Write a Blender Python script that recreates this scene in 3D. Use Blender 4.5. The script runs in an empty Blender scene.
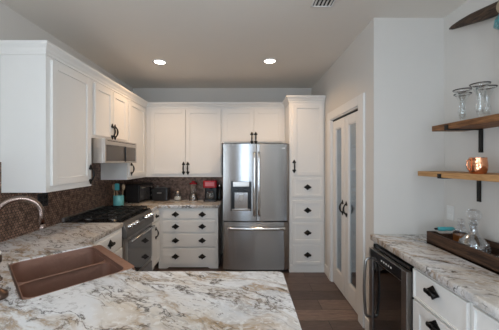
import bpy, bmesh, math, random
from mathutils import Vector, Matrix
random.seed(7)
S = bpy.context.scene
COL = S.collection
PI = math.pi
R = math.radians

# ------------------------------------------------------------------ camera, world, light, exposure
cam = bpy.data.cameras.new('camera'); camo = bpy.data.objects.new('camera', cam); COL.objects.link(camo)
camo.location = (0, 0, 1.52); camo.rotation_euler = (R(90), 0, 0)
cam.sensor_width = 36.0; cam.lens = 258.0 / 499.0 * 36.0
cam.shift_x = 0.007; cam.shift_y = -0.006
cam.clip_start = 0.02
S.camera = camo
S.view_settings.view_transform = 'Standard'; S.view_settings.look = 'None'
S.view_settings.gamma = 1.0; S.view_settings.use_curve_mapping = False
S.view_settings.exposure = 0.0

W = bpy.data.worlds.new('world'); S.world = W; W.use_nodes = True
W.node_tree.nodes['Background'].inputs[0].default_value = (0.55, 0.68, 0.9, 1)
W.node_tree.nodes['Background'].inputs[1].default_value = 1.0

def area(name, loc, rot, sx, sy, power, color, spread=180):
    l = bpy.data.lights.new(name, 'AREA'); l.shape = 'RECTANGLE'; l.size = sx; l.size_y = sy
    l.energy = power; l.color = color; l.spread = R(spread)
    o = bpy.data.objects.new(name, l); COL.objects.link(o)
    o.location = loc; o.rotation_euler = rot
    return o
# fill lamps added to brighten the room, set at unseen windows behind the camera
# (mostly tilted up to brighten the ceiling), and one at an invented living room skylight
area('added_window_fill', (4.2, -3.1, 1.45), (R(150), 0, R(15)), 1.8, 2.1, 270, (0.80, 0.90, 1.0))
area('added_window_fill', (-0.44, -3.1, 1.30), (R(95), 0, 0), 0.66, 2.1, 44, (0.62, 0.80, 1.0))
area('added_window_fill', (-1.80, -1.25, 1.45), (R(120), 0, R(-90)), 2.2, 1.9, 95, (0.80, 0.90, 1.0))
area('added_skylight_fill', (1.2, -1.2, 2.73), (R(12), 0, 0), 3.4, 1.2, 66, (0.80, 0.90, 1.0))
LAMP_POWER = 7.0
LAMP_COLOR = (1.0, 0.65, 0.36)

# ------------------------------------------------------------------ materials
class NT:
    def __init__(s, name):
        s.m = bpy.data.materials.new(name); s.m.use_nodes = True
        s.t = s.m.node_tree; s.b = s.t.nodes['Principled BSDF']
    def n(s, typ, **kw):
        nd = s.t.nodes.new(typ)
        for k, v in kw.items():
            if k.startswith('i_'):
                key = k[2:]
                key = int(key) if key.isdigit() else key.replace('_', ' ')
                if hasattr(v, 'links') or isinstance(v, bpy.types.NodeSocket): s.t.links.new(v, nd.inputs[key])
                else: nd.inputs[key].default_value = v
            else: setattr(nd, k, v)
        return nd
    def link(s, a, b): s.t.links.new(a, b)
    def math(s, op, a, b=0.0, c=0.0):
        nd = s.n('ShaderNodeMath', operation=op)
        for i, v in enumerate((a, b, c)):
            if isinstance(v, bpy.types.NodeSocket): s.link(v, nd.inputs[i])
            else: nd.inputs[i].default_value = v
        return nd.outputs[0]
    def mix(s, fac, a, b, typ='MIX'):
        nd = s.n('ShaderNodeMix', data_type='RGBA', blend_type=typ)
        for i, v in ((0, fac), (6, a), (7, b)):
            if isinstance(v, bpy.types.NodeSocket): s.link(v, nd.inputs[i])
            else: nd.inputs[i].default_value = v if i == 0 else (*v, 1)
        return nd.outputs[2]
    def ramp(s, fac, stops):
        nd = s.n('ShaderNodeValToRGB'); s.link(fac, nd.inputs[0])
        e = nd.color_ramp.elements
        while len(e) < len(stops): e.new(0.5)
        for el, (p, c) in zip(e, stops):
            el.position = p; el.color = (c, c, c, 1) if isinstance(c, (int, float)) else (*c, 1)
        return nd.outputs[0]
    def noise(s, vec, scale, detail=4, rough=0.55, dist=0.0):
        nd = s.n('ShaderNodeTexNoise', i_Scale=scale, i_Detail=detail, i_Roughness=rough, i_Distortion=dist)
        if vec is not None: s.link(vec, nd.inputs['Vector'])
        return nd
    def coord(s): return s.n('ShaderNodeTexCoord').outputs['Object']
    def mapping(s, vec, scale=(1, 1, 1), rot=(0, 0, 0), loc=(0, 0, 0)):
        return s.n('ShaderNodeMapping', i_Vector=vec, i_Scale=scale, i_Rotation=rot, i_Location=loc).outputs[0]
    def set(s, **kw):
        for k, v in kw.items():
            sock = s.b.inputs[k.replace('_', ' ')]
            if isinstance(v, bpy.types.NodeSocket): s.link(v, sock)
            elif isinstance(v, tuple): sock.default_value = (*v, 1) if len(v) == 3 else v
            else: sock.default_value = v
    def bump(s, h, strength=0.2, dist=0.01):
        nd = s.n('ShaderNodeBump', i_Strength=strength, i_Distance=dist, i_Height=h)
        s.link(nd.outputs[0], s.b.inputs['Normal'])

def plain(name, col, rough=0.5, metal=0.0, var=0.04, scale=6, bump=0.0, bscale=60, **kw):
    k = NT(name); c = k.coord()
    n = k.noise(c, scale, 3)
    dark = tuple(x * (1 - var) for x in col); light = tuple(min(1, x * (1 + var)) for x in col)
    k.set(Base_Color=k.mix(n.outputs[0], dark, light), Roughness=rough, Metallic=metal, **kw)
    if bump:
        k.bump(k.noise(c, bscale, 3).outputs[0], bump, 0.004)
    return k.m

M = {}
M['wall'] = plain('wall_paint', (0.645, 0.61, 0.565), 0.7, bump=0.12, bscale=90, var=0.015)
M['ceiling'] = plain('ceiling_paint', (0.78, 0.73, 0.665), 0.8, bump=0.12, bscale=70, var=0.015)
M['white'] = plain('white_cabinet_paint', (0.80, 0.78, 0.745), 0.35, var=0.015)
M['trim'] = plain('white_trim_paint', (0.73, 0.71, 0.68), 0.4, var=0.015)
M['iron'] = plain('black_iron', (0.022, 0.02, 0.018), 0.42, 0.6, var=0.3, scale=80, bump=0.3, bscale=150)
M['black'] = plain('black_plastic', (0.014, 0.014, 0.015), 0.3, var=0.2)
M['enamel'] = plain('black_enamel', (0.012, 0.012, 0.013), 0.18, var=0.2)
M['castiron'] = plain('cast_iron_grate', (0.02, 0.019, 0.018), 0.55, 0.3, var=0.3, scale=60)
M['grey'] = plain('grey_panel', (0.2, 0.2, 0.205), 0.45)
M['teal'] = plain('teal_glaze', (0.16, 0.47, 0.46), 0.25, var=0.1)
M['teal2'] = plain('teal_silicone', (0.07, 0.36, 0.38), 0.4, var=0.1)
M['red'] = plain('red_plastic', (0.42, 0.02, 0.03), 0.25, var=0.1)
M['red_highlight'] = plain('painted_red_highlight', (0.62, 0.13, 0.15), 0.2)  # lighter red painted as the highlight on the coffee maker
M['pale'] = plain('pale_plastic', (0.75, 0.74, 0.71), 0.4)
M['utwood'] = plain('utensil_wood', (0.38, 0.27, 0.17), 0.6, var=0.2, scale=30)
M['bronze'] = plain('oil_rubbed_bronze', (0.13, 0.085, 0.065), 0.32, 0.85, var=0.2, scale=30)
M['nickel'] = plain('brushed_nickel_faucet', (0.25, 0.19, 0.165), 0.25, 1.0, var=0.1, scale=25)
M['silver'] = plain('polished_silver', (0.72, 0.72, 0.72), 0.15, 1.0)
M['rim'] = plain('dark_silver_rim', (0.07, 0.055, 0.045), 0.35, 0.6)
M['bone'] = plain('bone', (0.52, 0.42, 0.29), 0.6, var=0.2, scale=25)
M['dark_gap'] = plain('dark_recess', (0.02, 0.018, 0.016), 0.8)
M['filament'] = plain('white_label', (0.7, 0.7, 0.7), 0.5)

def steel(name, col=(0.56, 0.55, 0.54), rough=0.24, axis=(1, 1, 120)):
    k = NT(name); c = k.coord()
    n = k.noise(k.mapping(c, axis), 6, 4)
    k.set(Base_Color=col, Metallic=1.0, Anisotropic=0.5,
          Roughness=k.math('MULTIPLY_ADD', n.outputs[0], 0.10, rough - 0.05))
    return k.m
def brushed(name, col, rough, aniso, rot):
    k = NT(name); c = k.coord()
    tg = k.n('ShaderNodeTangent', direction_type='RADIAL', axis='Z')
    n = k.noise(k.mapping(c, (1, 1, 150)), 5, 3)
    k.set(Base_Color=col, Metallic=1.0, Anisotropic=aniso, Anisotropic_Rotation=rot,
          Roughness=k.math('MULTIPLY_ADD', n.outputs[0], 0.03, rough - 0.015))
    k.link(tg.outputs[0], k.b.inputs['Tangent'])
    return k.m
M['fridge_steel'] = brushed('brushed_refrigerator_steel', (0.40, 0.395, 0.39), 0.25, 0.96, 0.25)
M['steel'] = steel('stainless_steel')
M['steel_dark'] = steel('stainless_steel_dark', (0.40, 0.385, 0.37), 0.3)
M['range_steel'] = plain('satin_range_steel', (0.20, 0.195, 0.19), 0.55, 0.8, var=0.05)
M['mw_glass'] = plain('tinted_microwave_glass', (0.085, 0.07, 0.06), 0.22, var=0.02)
M['steel_warm'] = steel('stainless_steel_warm', (0.52, 0.48, 0.44), 0.3)

def copper_sink():
    k = NT('hammered_copper_sink'); c = k.coord()
    v = k.n('ShaderNodeTexVoronoi', i_Scale=42.0, i_Vector=c)
    n = k.noise(c, 9, 4)
    k.set(Base_Color=k.mix(n.outputs[0], (0.29, 0.165, 0.122), (0.41, 0.24, 0.178)), Metallic=0.6, Roughness=0.42)
    k.bump(v.outputs['Distance'], 0.22, 0.004)
    return k.m
M['copper'] = copper_sink()
def copper_mug():
    k = NT('hammered_copper_mug'); c = k.coord()
    v = k.n('ShaderNodeTexVoronoi', i_Scale=60.0, i_Vector=c)
    k.set(Base_Color=(0.78, 0.36, 0.20), Metallic=1.0, Roughness=0.2)
    k.bump(v.outputs['Distance'], 0.35, 0.004)
    return k.m
M['mug'] = copper_mug()

def glass(name, tint=(1, 1, 1), refl=0.10, rough=0.02, alpha_col=(0.97, 0.98, 0.98)):
    """thin clear glass: mostly see-through with a fresnel gloss"""
    k = NT(name); t = k.t
    tr = k.n('ShaderNodeBsdfTransparent', i_Color=(*alpha_col, 1))
    gl = k.n('ShaderNodeBsdfGlossy', i_Color=(*tint, 1), i_Roughness=rough)
    lw = k.n('ShaderNodeLayerWeight', i_Blend=0.35)
    f = k.math('MULTIPLY_ADD', lw.outputs['Facing'], 0.55, refl)
    mx = k.n('ShaderNodeMixShader', i_0=f)
    k.link(tr.outputs[0], mx.inputs[1]); k.link(gl.outputs[0], mx.inputs[2])
    k.link(mx.outputs[0], t.nodes['Material Output'].inputs[0])
    t.nodes.remove(k.b)
    return k.m
M['glass'] = glass('clear_glass', refl=0.035)
M['crystal'] = glass('cut_crystal', refl=0.10, rough=0.08, alpha_col=(0.92, 0.93, 0.94))
M['pane'] = glass('door_glass', tint=(0.8, 0.85, 0.9), refl=0.10, alpha_col=(0.72, 0.77, 0.78))
M['smoke'] = glass('smoked_glass', tint=(0.75, 0.75, 0.75), refl=0.05, rough=0.03, alpha_col=(0.18, 0.165, 0.155))
M['amber'] = plain('amber_whisky', (0.36, 0.13, 0.035), 0.1, var=0.1)
def oven():
    k = NT('oven_glass'); k.set(Base_Color=(0.05, 0.05, 0.052), Metallic=0.0, Roughness=0.05, IOR=2.0)
    return k.m
M['oven_glass'] = oven()
def emis(name, col, s):
    k = NT(name); k.set(Base_Color=(0.8, 0.8, 0.8), Emission_Color=col, Emission_Strength=s); return k.m
M['lamp'] = emis('lit_lamp_lens', (1.0, 0.90, 0.76), 9.0)
M['sky'] = emis('bright_daylight_pane', (0.80, 0.90, 1.0), 1.4)

def granite():
    k = NT('cream_granite'); c0 = k.coord()
    w = k.noise(c0, 2.3, 3)
    wc = k.n('ShaderNodeVectorMath', operation='MULTIPLY_ADD')
    k.link(w.outputs['Color'], wc.inputs[0]); wc.inputs[1].default_value = (0.20, 0.20, 0.20); k.link(c0, wc.inputs[2])
    c = wc.outputs[0]
    cs = k.mapping(k.mapping(c, rot=(0, 0, R(27))), (0.62, 1.75, 1.0))      # veins drift one way across the slab
    col = (0.74, 0.745, 0.755)
    big = k.noise(k.mapping(cs, loc=(2.3, 0.4, 0)), 1.8, 5, 0.58).outputs[0]
    col = k.mix(k.ramp(big, [(0.51, 0), (0.66, 0.8)]), col, (0.62, 0.53, 0.42))
    # cool grey clouds
    big2 = k.noise(k.mapping(cs, loc=(4, 7, 1)), 3.6, 6, 0.66).outputs[0]
    col = k.mix(k.ramp(big2, [(0.50, 0), (0.70, 0.7)]), col, (0.40, 0.405, 0.42))
    def vein(col, sc, loc, wd, lo, soft, amt, vc, ms, dist=0.35, rough=0.62):
        d = k.noise(k.mapping(cs, loc=loc), sc, 7, rough, dist).outputs[0]
        dv = k.ramp(k.math('ABSOLUTE', k.math('SUBTRACT', d, 0.5)), [(0.0, 1), (wd, 0)])
        dm = k.ramp(k.noise(k.mapping(cs, loc=(loc[1], loc[2], loc[0])), ms, 3).outputs[0], [(lo, 0), (lo + soft, 1)])
        return k.mix(k.math('MULTIPLY', k.math('MULTIPLY', dv, dm), amt), col, vc)
    col = vein(col, 2.6, (1, 2, 9), 0.045, 0.44, 0.12, 0.85, (0.36, 0.235, 0.115), 2.2)      # golden smears
    col = vein(col, 6.5, (9, 1, 7), 0.020, 0.40, 0.10, 0.55, (0.22, 0.20, 0.19), 3.0)       # grey hairlines
    col = vein(col, 5.0, (2, 6, 4), 0.022, 0.44, 0.08, 0.85, (0.14, 0.10, 0.065), 3.4)     # brown cracks
    col = vein(col, 3.2, (8, 3, 2), 0.020, 0.475, 0.06, 0.95, (0.040, 0.030, 0.022), 4.0)    # near-black cracks
    # crystals and specks
    sp2 = k.noise(k.mapping(c0, loc=(5, 5, 5)), 34, 5, 0.65).outputs[0]
    col = k.mix(k.ramp(sp2, [(0.55, 0), (0.62, 0.55)]), col, (0.80, 0.80, 0.79))
    sp = k.noise(k.mapping(cs, (1.2, 1, 1)), 38, 4, 0.7).outputs[0]
    spm = k.ramp(k.noise(k.mapping(cs, loc=(7, 2, 2)), 3.4, 4).outputs[0], [(0.47, 0.0), (0.60, 1)])
    col = k.mix(k.math('MULTIPLY', k.ramp(sp, [(0.57, 0), (0.63, 0.8)]), spm), col, (0.11, 0.085, 0.065))
    k.set(Base_Color=col, Roughness=0.16)
    return k.m
M['granite'] = granite()

def wood_floor():
    k = NT('dark_plank_floor'); c = k.coord()
    br = k.n('ShaderNodeTexBrick', i_Vector=c, i_Color1=(0, 0, 0, 1), i_Color2=(1, 1, 1, 1), i_Mortar=(0, 0, 0, 1),
             i_Scale=1.0, i_Mortar_Size=0.0028, i_Brick_Width=1.25, i_Row_Height=0.19)
    br.offset = 0.37; br.offset_frequency = 2
    tone = k.ramp(br.outputs['Color'], [(0.0, (0.075, 0.052, 0.045)), (0.3, (0.19, 0.130, 0.107)), (0.6, (0.095, 0.065, 0.055)), (1.0, (0.31, 0.215, 0.17))])
    gr = k.noise(k.mapping(c, (2.2, 26, 1)), 3.5, 6, 0.65, 0.8).outputs[0]
    col = k.mix(k.ramp(gr, [(0.35, 0.0), (0.7, 0.7)]), tone, (0.030, 0.018, 0.013))
    col = k.mix(br.outputs['Fac'], col, (0.012, 0.008, 0.006))
    k.set(Base_Color=col, Roughness=k.math('MULTIPLY_ADD', gr, 0.25, 0.24))
    k.bump(gr, 0.15, 0.003)
    return k.m
M['floor'] = wood_floor()

def shelf_wood(name, a, b):
    k = NT(name); c = k.coord()
    gr = k.noise(k.mapping(c, (16, 1.4, 16)), 3.0, 6, 0.65, 1.2).outputs[0]
    k.set(Base_Color=k.mix(k.ramp(gr, [(0.36, 0), (0.64, 1)]), a, b), Roughness=0.62, Specular_IOR_Level=0.3)
    k.bump(gr, 0.2, 0.003)
    return k.m
M['shelf_dark'] = shelf_wood('stained_pine_shelf', (0.085, 0.034, 0.014), (0.36, 0.165, 0.065))
M['shelf_light'] = shelf_wood('honey_pine_shelf', (0.35, 0.18, 0.07), (0.56, 0.32, 0.14))
M['tray'] = shelf_wood('dark_walnut_tray', (0.020, 0.011, 0.007), (0.095, 0.048, 0.027))
M['horn'] = shelf_wood('polished_horn', (0.012, 0.010, 0.009), (0.11, 0.065, 0.04))

def penny():
    """copper penny rounds on dark grout, laid in a hexagonal grid"""
    k = NT('penny_tile'); c = k.coord()
    sep = k.n('ShaderNodeSeparateXYZ', i_0=c)
    u = k.math('ADD', sep.outputs[0], sep.outputs[1]); v = sep.outputs[2]
    P = 0.025; H = P * math.sqrt(3)
    def cell(off):
        ua = k.math('ADD', k.math('DIVIDE', u, P), off + 50.0); va = k.math('ADD', k.math('DIVIDE', v, H), off + 50.0)
        a = k.math('MULTIPLY', k.math('SUBTRACT', k.math('FRACT', ua), 0.5), P); b = k.math('MULTIPLY', k.math('SUBTRACT', k.math('FRACT', va), 0.5), H)
        return k.math('SQRT', k.math('ADD', k.math('MULTIPLY', a, a), k.math('MULTIPLY', b, b)))
    d = k.math('MINIMUM', cell(0.0), cell(0.5))
    disc = k.ramp(k.math('DIVIDE', d, 0.0125), [(0.80, 1), (0.94, 0)])
    n = k.noise(c, 24, 2).outputs[0]
    col = k.mix(k.ramp(n, [(0.35, 0), (0.65, 1)]), (0.13, 0.075, 0.052), (0.42, 0.265, 0.195))
    col = k.mix(disc, (0.012, 0.010, 0.009), col)
    k.set(Base_Color=col, Metallic=k.math('MULTIPLY', disc, 0.45), Roughness=0.36)
    k.bump(disc, 0.5, 0.003)
    return k.m
M['penny'] = penny()

def mosaic():
    k = NT('turquoise_mosaic'); c = k.coord()
    v = k.n('ShaderNodeTexVoronoi', i_Scale=55.0, i_Vector=c)
    e = k.n('ShaderNodeTexVoronoi', feature='DISTANCE_TO_EDGE', i_Scale=55.0, i_Vector=c)
    col = k.ramp(v.outputs['Color'], [(0.2, (0.05, 0.30, 0.34)), (0.6, (0.11, 0.42, 0.47)), (0.9, (0.45, 0.62, 0.62))])
    k.set(Base_Color=k.mix(k.ramp(e.outputs[0], [(0.02, 1), (0.07, 0)]), col, (0.10, 0.10, 0.09)), Roughness=0.3)
    return k.m
M['mosaic'] = mosaic()

# ------------------------------------------------------------------ mesh helpers
class MB:
    def __init__(s): s.v = []; s.f = []; s.sm = []
    def add(s, vs, fs, smooth=False, mat=None):
        b = len(s.v)
        s.v += [(mat @ Vector(p)) if mat else Vector(p) for p in vs]
        s.f += [tuple(b + i for i in f) for f in fs]; s.sm += [smooth] * len(fs)
        return s
    def box(s, x0, x1, y0, y1, z0, z1, mat=None):
        vs = [(x, y, z) for z in (z0, z1) for y in (y0, y1) for x in (x0, x1)]
        return s.add(vs, [(0, 2, 3, 1), (4, 5, 7, 6), (0, 1, 5, 4), (1, 3, 7, 5), (3, 2, 6, 7), (2, 0, 4, 6)], False, mat)
    def prism(s, poly, a, b, axis='z', mat=None):
        """poly in the two other axes (x,y for z; x,z for y; y,z for x)"""
        n = len(poly)
        P = {'z': lambda p, t: (p[0], p[1], t), 'y': lambda p, t: (p[0], t, p[1]), 'x': lambda p, t: (t, p[0], p[1])}[axis]
        vs = [P(p, a) for p in poly] + [P(p, b) for p in poly]
        fs = [tuple(range(n))[::-1], tuple(range(n, 2 * n))] + [(i, (i + 1) % n, n + (i + 1) % n, n + i) for i in range(n)]
        return s.add(vs, fs, False, mat)
    def lathe(s, prof, c=(0, 0, 0), n=28, mat=None, cap=True):
        vs = []; fs = []; m = len(prof)
        for r, z in prof:
            for i in range(n):
                a = 2 * PI * i / n
                vs.append((c[0] + r * math.cos(a), c[1] + r * math.sin(a), c[2] + z))
        for j in range(m - 1):
            for i in range(n):
                k2 = (i + 1) % n
                fs.append((j * n + i, j * n + k2, (j + 1) * n + k2, (j + 1) * n + i))
        if cap:
            fs.append(tuple(range(n))[::-1]); fs.append(tuple((m - 1) * n + i for i in range(n)))
        return s.add(vs, fs, True, mat)
    def tube(s, pts, r, n=10, mat=None):
        pts = [Vector(p) for p in pts]; rs = r if isinstance(r, (list, tuple)) else [r] * len(pts)
        vs = []; fs = []; up = None
        for i, p in enumerate(pts):
            t = (pts[min(i + 1, len(pts) - 1)] - pts[max(i - 1, 0)]).normalized()
            if up is None:
                up = Vector((0, 0, 1)) if abs(t.z) < 0.9 else Vector((1, 0, 0))
            a = t.cross(up).normalized(); b = a.cross(t).normalized(); up = b
            for k in range(n):
                q = 2 * PI * k / n
                vs.append(p + (a * math.cos(q) + b * math.sin(q)) * rs[i])
        for i in range(len(pts) - 1):
            for k in range(n):
                k2 = (k + 1) % n
                fs.append((i * n + k, i * n + k2, (i + 1) * n + k2, (i + 1) * n + k))
        fs.append(tuple(range(n))[::-1]); fs.append(tuple((len(pts) - 1) * n + k for k in range(n)))
        return s.add(vs, fs, True, mat)
    def ball(s, c, rx, ry=None, rz=None, n=14, m=8, mat=None):
        ry = ry or rx; rz = rz or rx
        vs = [(c[0], c[1], c[2] - rz)]; fs = []
        for j in range(1, m):
            a = -PI / 2 + PI * j / m
            for i in range(n):
                q = 2 * PI * i / n
                vs.append((c[0] + rx * math.cos(a) * math.cos(q), c[1] + ry * math.cos(a) * math.sin(q), c[2] + rz * math.sin(a)))
        vs.append((c[0], c[1], c[2] + rz)); L = len(vs) - 1
        for i in range(n): fs.append((0, 1 + (i + 1) % n, 1 + i))
        for j in range(m - 2):
            for i in range(n):
                a = 1 + j * n + i; b = 1 + j * n + (i + 1) % n
                fs.append((a, b, b + n, a + n))
        for i in range(n): fs.append((L, 1 + (m - 2) * n + i, 1 + (m - 2) * n + (i + 1) % n))
        return s.add(vs, fs, True, mat)
    def loft(s, loops, cap0=True, cap1=True, smooth=True, mat=None):
        n = len(loops[0]); vs = [p for l in loops for p in l]; fs = []
        for j in range(len(loops) - 1):
            for i in range(n):
                k = (i + 1) % n
                fs.append((j * n + i, j * n + k, (j + 1) * n + k, (j + 1) * n + i))
        if cap0: fs.append(tuple(range(n))[::-1])
        if cap1: fs.append(tuple((len(loops) - 1) * n + i for i in range(n)))
        return s.add(vs, fs, smooth, mat)
    def build(s, name, mat, parent=None, bevel=0.0, seg=2):
        me = bpy.data.meshes.new(name)
        me.from_pydata([tuple(p) for p in s.v], [], s.f)
        me.polygons.foreach_set('use_smooth', s.sm)
        bm = bmesh.new(); bm.from_mesh(me); bmesh.ops.recalc_face_normals(bm, faces=bm.faces); bm.to_mesh(me); bm.free()
        me.materials.append(mat); me.update()
        o = bpy.data.objects.new(name, me); COL.objects.link(o)
        if parent: o.parent = parent
        if any(s.sm):
            for e in me.edges: pass
        if bevel:
            b = o.modifiers.new('bevel', 'BEVEL'); b.width = bevel; b.segments = seg; b.limit_method = 'ANGLE'; b.angle_limit = R(40)
        return o

def box(*a): return MB().box(*a)
def flat_shape(name, outer, holes, z0, z1, mat, parent=None, bevel=0.0):
    """slab with holes, filled by a 2D curve, turned into a mesh"""
    cu = bpy.data.curves.new(name, 'CURVE'); cu.dimensions = '2D'; cu.fill_mode = 'BOTH'
    cu.extrude = (z1 - z0) / 2 - bevel; cu.bevel_depth = bevel; cu.bevel_resolution = 2
    cu.offset = -bevel
    for loop in [outer] + holes:
        sp = cu.splines.new('POLY'); sp.points.add(len(loop) - 1); sp.use_cyclic_u = True
        for p, q in zip(sp.points, loop): p.co = (q[0], q[1], 0, 1)
    tmp = bpy.data.objects.new(name + '_tmp', cu); COL.objects.link(tmp)
    bpy.context.view_layer.update()
    me = bpy.data.meshes.new_from_object(tmp.evaluated_get(bpy.context.evaluated_depsgraph_get()))
    bpy.data.objects.remove(tmp); bpy.data.curves.remove(cu)
    me.name = name
    for v in me.vertices: v.co.z += (z0 + z1) / 2
    me.materials.clear(); me.materials.append(mat)
    o = bpy.data.objects.new(name, me); COL.objects.link(o)
    if parent: o.parent = parent
    return o
def round_poly(pts, rad, n=6):
    """round each corner of a polygon; rad is one radius or a list"""
    out = []; L = len(pts)
    for i in range(L):
        r = rad[i] if isinstance(rad, (list, tuple)) else rad
        p = Vector(pts[i]); a = Vector(pts[i - 1]); b = Vector(pts[(i + 1) % L])
        if r <= 0: out.append(tuple(p)); continue
        u = (a - p).normalized(); v = (b - p).normalized()
        ang = math.acos(max(-1, min(1, u.dot(v)))); d = r / math.tan(ang / 2)
        c = p + (u + v).normalized() * (r / math.sin(ang / 2))
        s = p + u * d; e = p + v * d
        a0 = math.atan2(*(s - c).yx); a1 = math.atan2(*(e - c).yx)
        da = (a1 - a0 + PI) % (2 * PI) - PI
        for k in range(n + 1): out.append((c.x + r * math.cos(a0 + da * k / n), c.y + r * math.sin(a0 + da * k / n)))
    return out
def rrect(x0, x1, y0, y1, r, n=5): return round_poly([(x0, y0), (x1, y0), (x1, y1), (x0, y1)], r, n)

def tag(o, label, cat, group=None, kind=None):
    o['label'] = label; o['category'] = cat
    if group: o['group'] = group
    if kind: o['kind'] = kind
    return o
def thing(name, label, cat, loc=(0, 0, 0), rz=0.0, group=None):
    o = bpy.data.objects.new(name, None); COL.objects.link(o); o.empty_display_size = 0.1
    o.location = loc; o.rotation_euler = (0, 0, rz)
    return tag(o, label, cat, group)
def struct(o): o['kind'] = 'structure'; return o
def copy_tree(o, parent=None):
    c = o.copy(); COL.objects.link(c)
    if parent: c.parent = parent
    for ch in list(o.children): copy_tree(ch, c)
    return c

# ------------------------------------------------------------------ room shell
CEIL = 2.75; XL = -1.88; XR = 1.69; XP = 1.09; YB = 4.30; YC = 2.20; YR = -3.2
XE = 5.2
struct(box(XL - .1, XE + .1, YR - .1, YB + .1, -0.1, 0).build('floor', M['floor']))
struct(box(XL - .1, XE + .1, YR - .1, YB + .1, CEIL, CEIL + .1).build('ceiling', M['ceiling']))
struct(box(XE, XE + .1, YR, YC, 0, CEIL).build('wall_far_right', M['wall']))
struct(box(2.6, XE, YC, YC + .1, 0, CEIL).build('wall_living_room', M['wall']))
lw = box(XL - .1, XL, YR - .1, -2.4, 0, CEIL); lw.box(XL - .1, XL, -.1, YB + .1, 0, CEIL); lw.box(XL - .1, XL, -2.4, -.1, 0, .45); lw.box(XL - .1, XL, -2.4, -.1, 2.45, CEIL)
struct(lw.build('wall_left', M['wall']))
lw = MB()
for a, b, c, d in ((-2.4, -2.35, .45, 2.45), (-.15, -.1, .45, 2.45), (-2.35, -.15, .45, .5), (-2.35, -.15, 2.4, 2.45), (-1.27, -1.23, .5, 2.4)): lw.box(XL - .08, XL - .02, a, b, c, d)
lw = struct(lw.build('unseen_window_4', M['trim'])); box(XL - .055, XL - .045, -2.35, -.15, .5, 2.4).build('pane', M['glass'], lw)  # unseen side window, added to light the right wall
struct(box(XL, 2.6, YB, YB + .1, 0, CEIL).build('wall_back', M['wall']))
struct(box(XR, XR + .1, .25, YC, 0, CEIL).build('wall_right', M['wall']))
# pantry wall with the double door opening, and the return wall that faces the bar
DY0, DY1, DH = 2.475, 3.285, 2.05
wp = MB()
wp.box(XP, XP + .11, YC, DY0, 0, CEIL); wp.box(XP, XP + .11, DY1, YB, 0, CEIL); wp.box(XP, XP + .11, DY0, DY1, 2.07, CEIL)
struct(wp.build('wall_pantry', M['wall']))
struct(box(XP + .11, 2.6, YC, YC + .11, 0, CEIL).build('wall_bar', M['wall']))
struct(box(2.5, 2.6, YC + .11, YB, 0, CEIL).build('wall_pantry_side', M['wall']))
# rear wall behind the camera, with two unseen windows added for light and reflections
rw = MB()
WINS = ((-.82, -.06, .25, 2.35), (3.25, 5.1, .40, 2.50))
xs = [XL] + [v for w_ in WINS for v in w_[:2]] + [XE]
for a, b in zip(xs[::2], xs[1::2]): rw.box(a, b, YR - .1, YR, 0, CEIL)
for a, b, z0, z1 in WINS: rw.box(a, b, YR - .1, YR, 0, z0); rw.box(a, b, YR - .1, YR, z1, CEIL)
struct(rw.build('wall_rear', M['wall']))
for i, (a, b, z0, z1) in enumerate(WINS):
    f = MB()
    f.box(a, a + .05, YR - .08, YR - .02, z0, z1); f.box(b - .05, b, YR - .08, YR - .02, z0, z1)
    f.box(a, b, YR - .08, YR - .02, z0, z0 + .05); f.box(a, b, YR - .08, YR - .02, z1 - .05, z1)
    f.box((a + b) / 2 - .02, (a + b) / 2 + .02, YR - .08, YR - .02, z0, z1)
    w = struct(f.build('unseen_window_%d' % (i + 1), M['trim']))
    MB().box(a + .05, b - .05, YR - .055, YR - .045, z0 + .05, z1 - .05).build('pane', M['glass'], w)
sf = MB()
for a, b, c, d in ((-.56, -.5, -1.86, -.54), (2.9, 2.96, -1.86, -.54), (-.5, 2.9, -1.86, -1.8), (-.5, 2.9, -.6, -.54)): sf.box(a, b, c, d, CEIL - .03, CEIL)
sk_ = struct(sf.build('unseen_window_3', M['trim'])); box(-.5, 2.9, -1.8, -.6, CEIL - .012, CEIL - .002).build('pane', M['glass'], sk_)  # unseen skylight frame and pane, added to go with its fill lamp
struct(box(2.2, 3.05, YR, YR + .04, 0, 2.1).build('added_door_1', M['tray'], bevel=.004))  # unseen door, added so the refrigerator reflects a dark stripe on its right
struct(box(-1.85, -1.05, YR, YR + .04, 0, 2.1).build('added_door_2', M['shelf_dark'], bevel=.004))  # unseen brown door, added for the stripe reflected at the refrigerator's left
# baseboards
struct(box(XP - .014, XP, DY1 + .13, 3.56, 0, .12).build('baseboard_pantry', M['trim'], bevel=.004))
struct(box(XP - .014, XP, YC + .002, DY0 - .13, 0, .12).build('baseboard_door', M['trim'], bevel=.004))
# tile backsplash on the left and back walls
struct(box(XL, XL + .012, .30, YB, .90, 1.52).build('trim_1', M['penny']))
struct(box(XL + .012, -.36, YB - .012, YB, .90, 1.32).build('trim_2', M['penny']))
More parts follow.
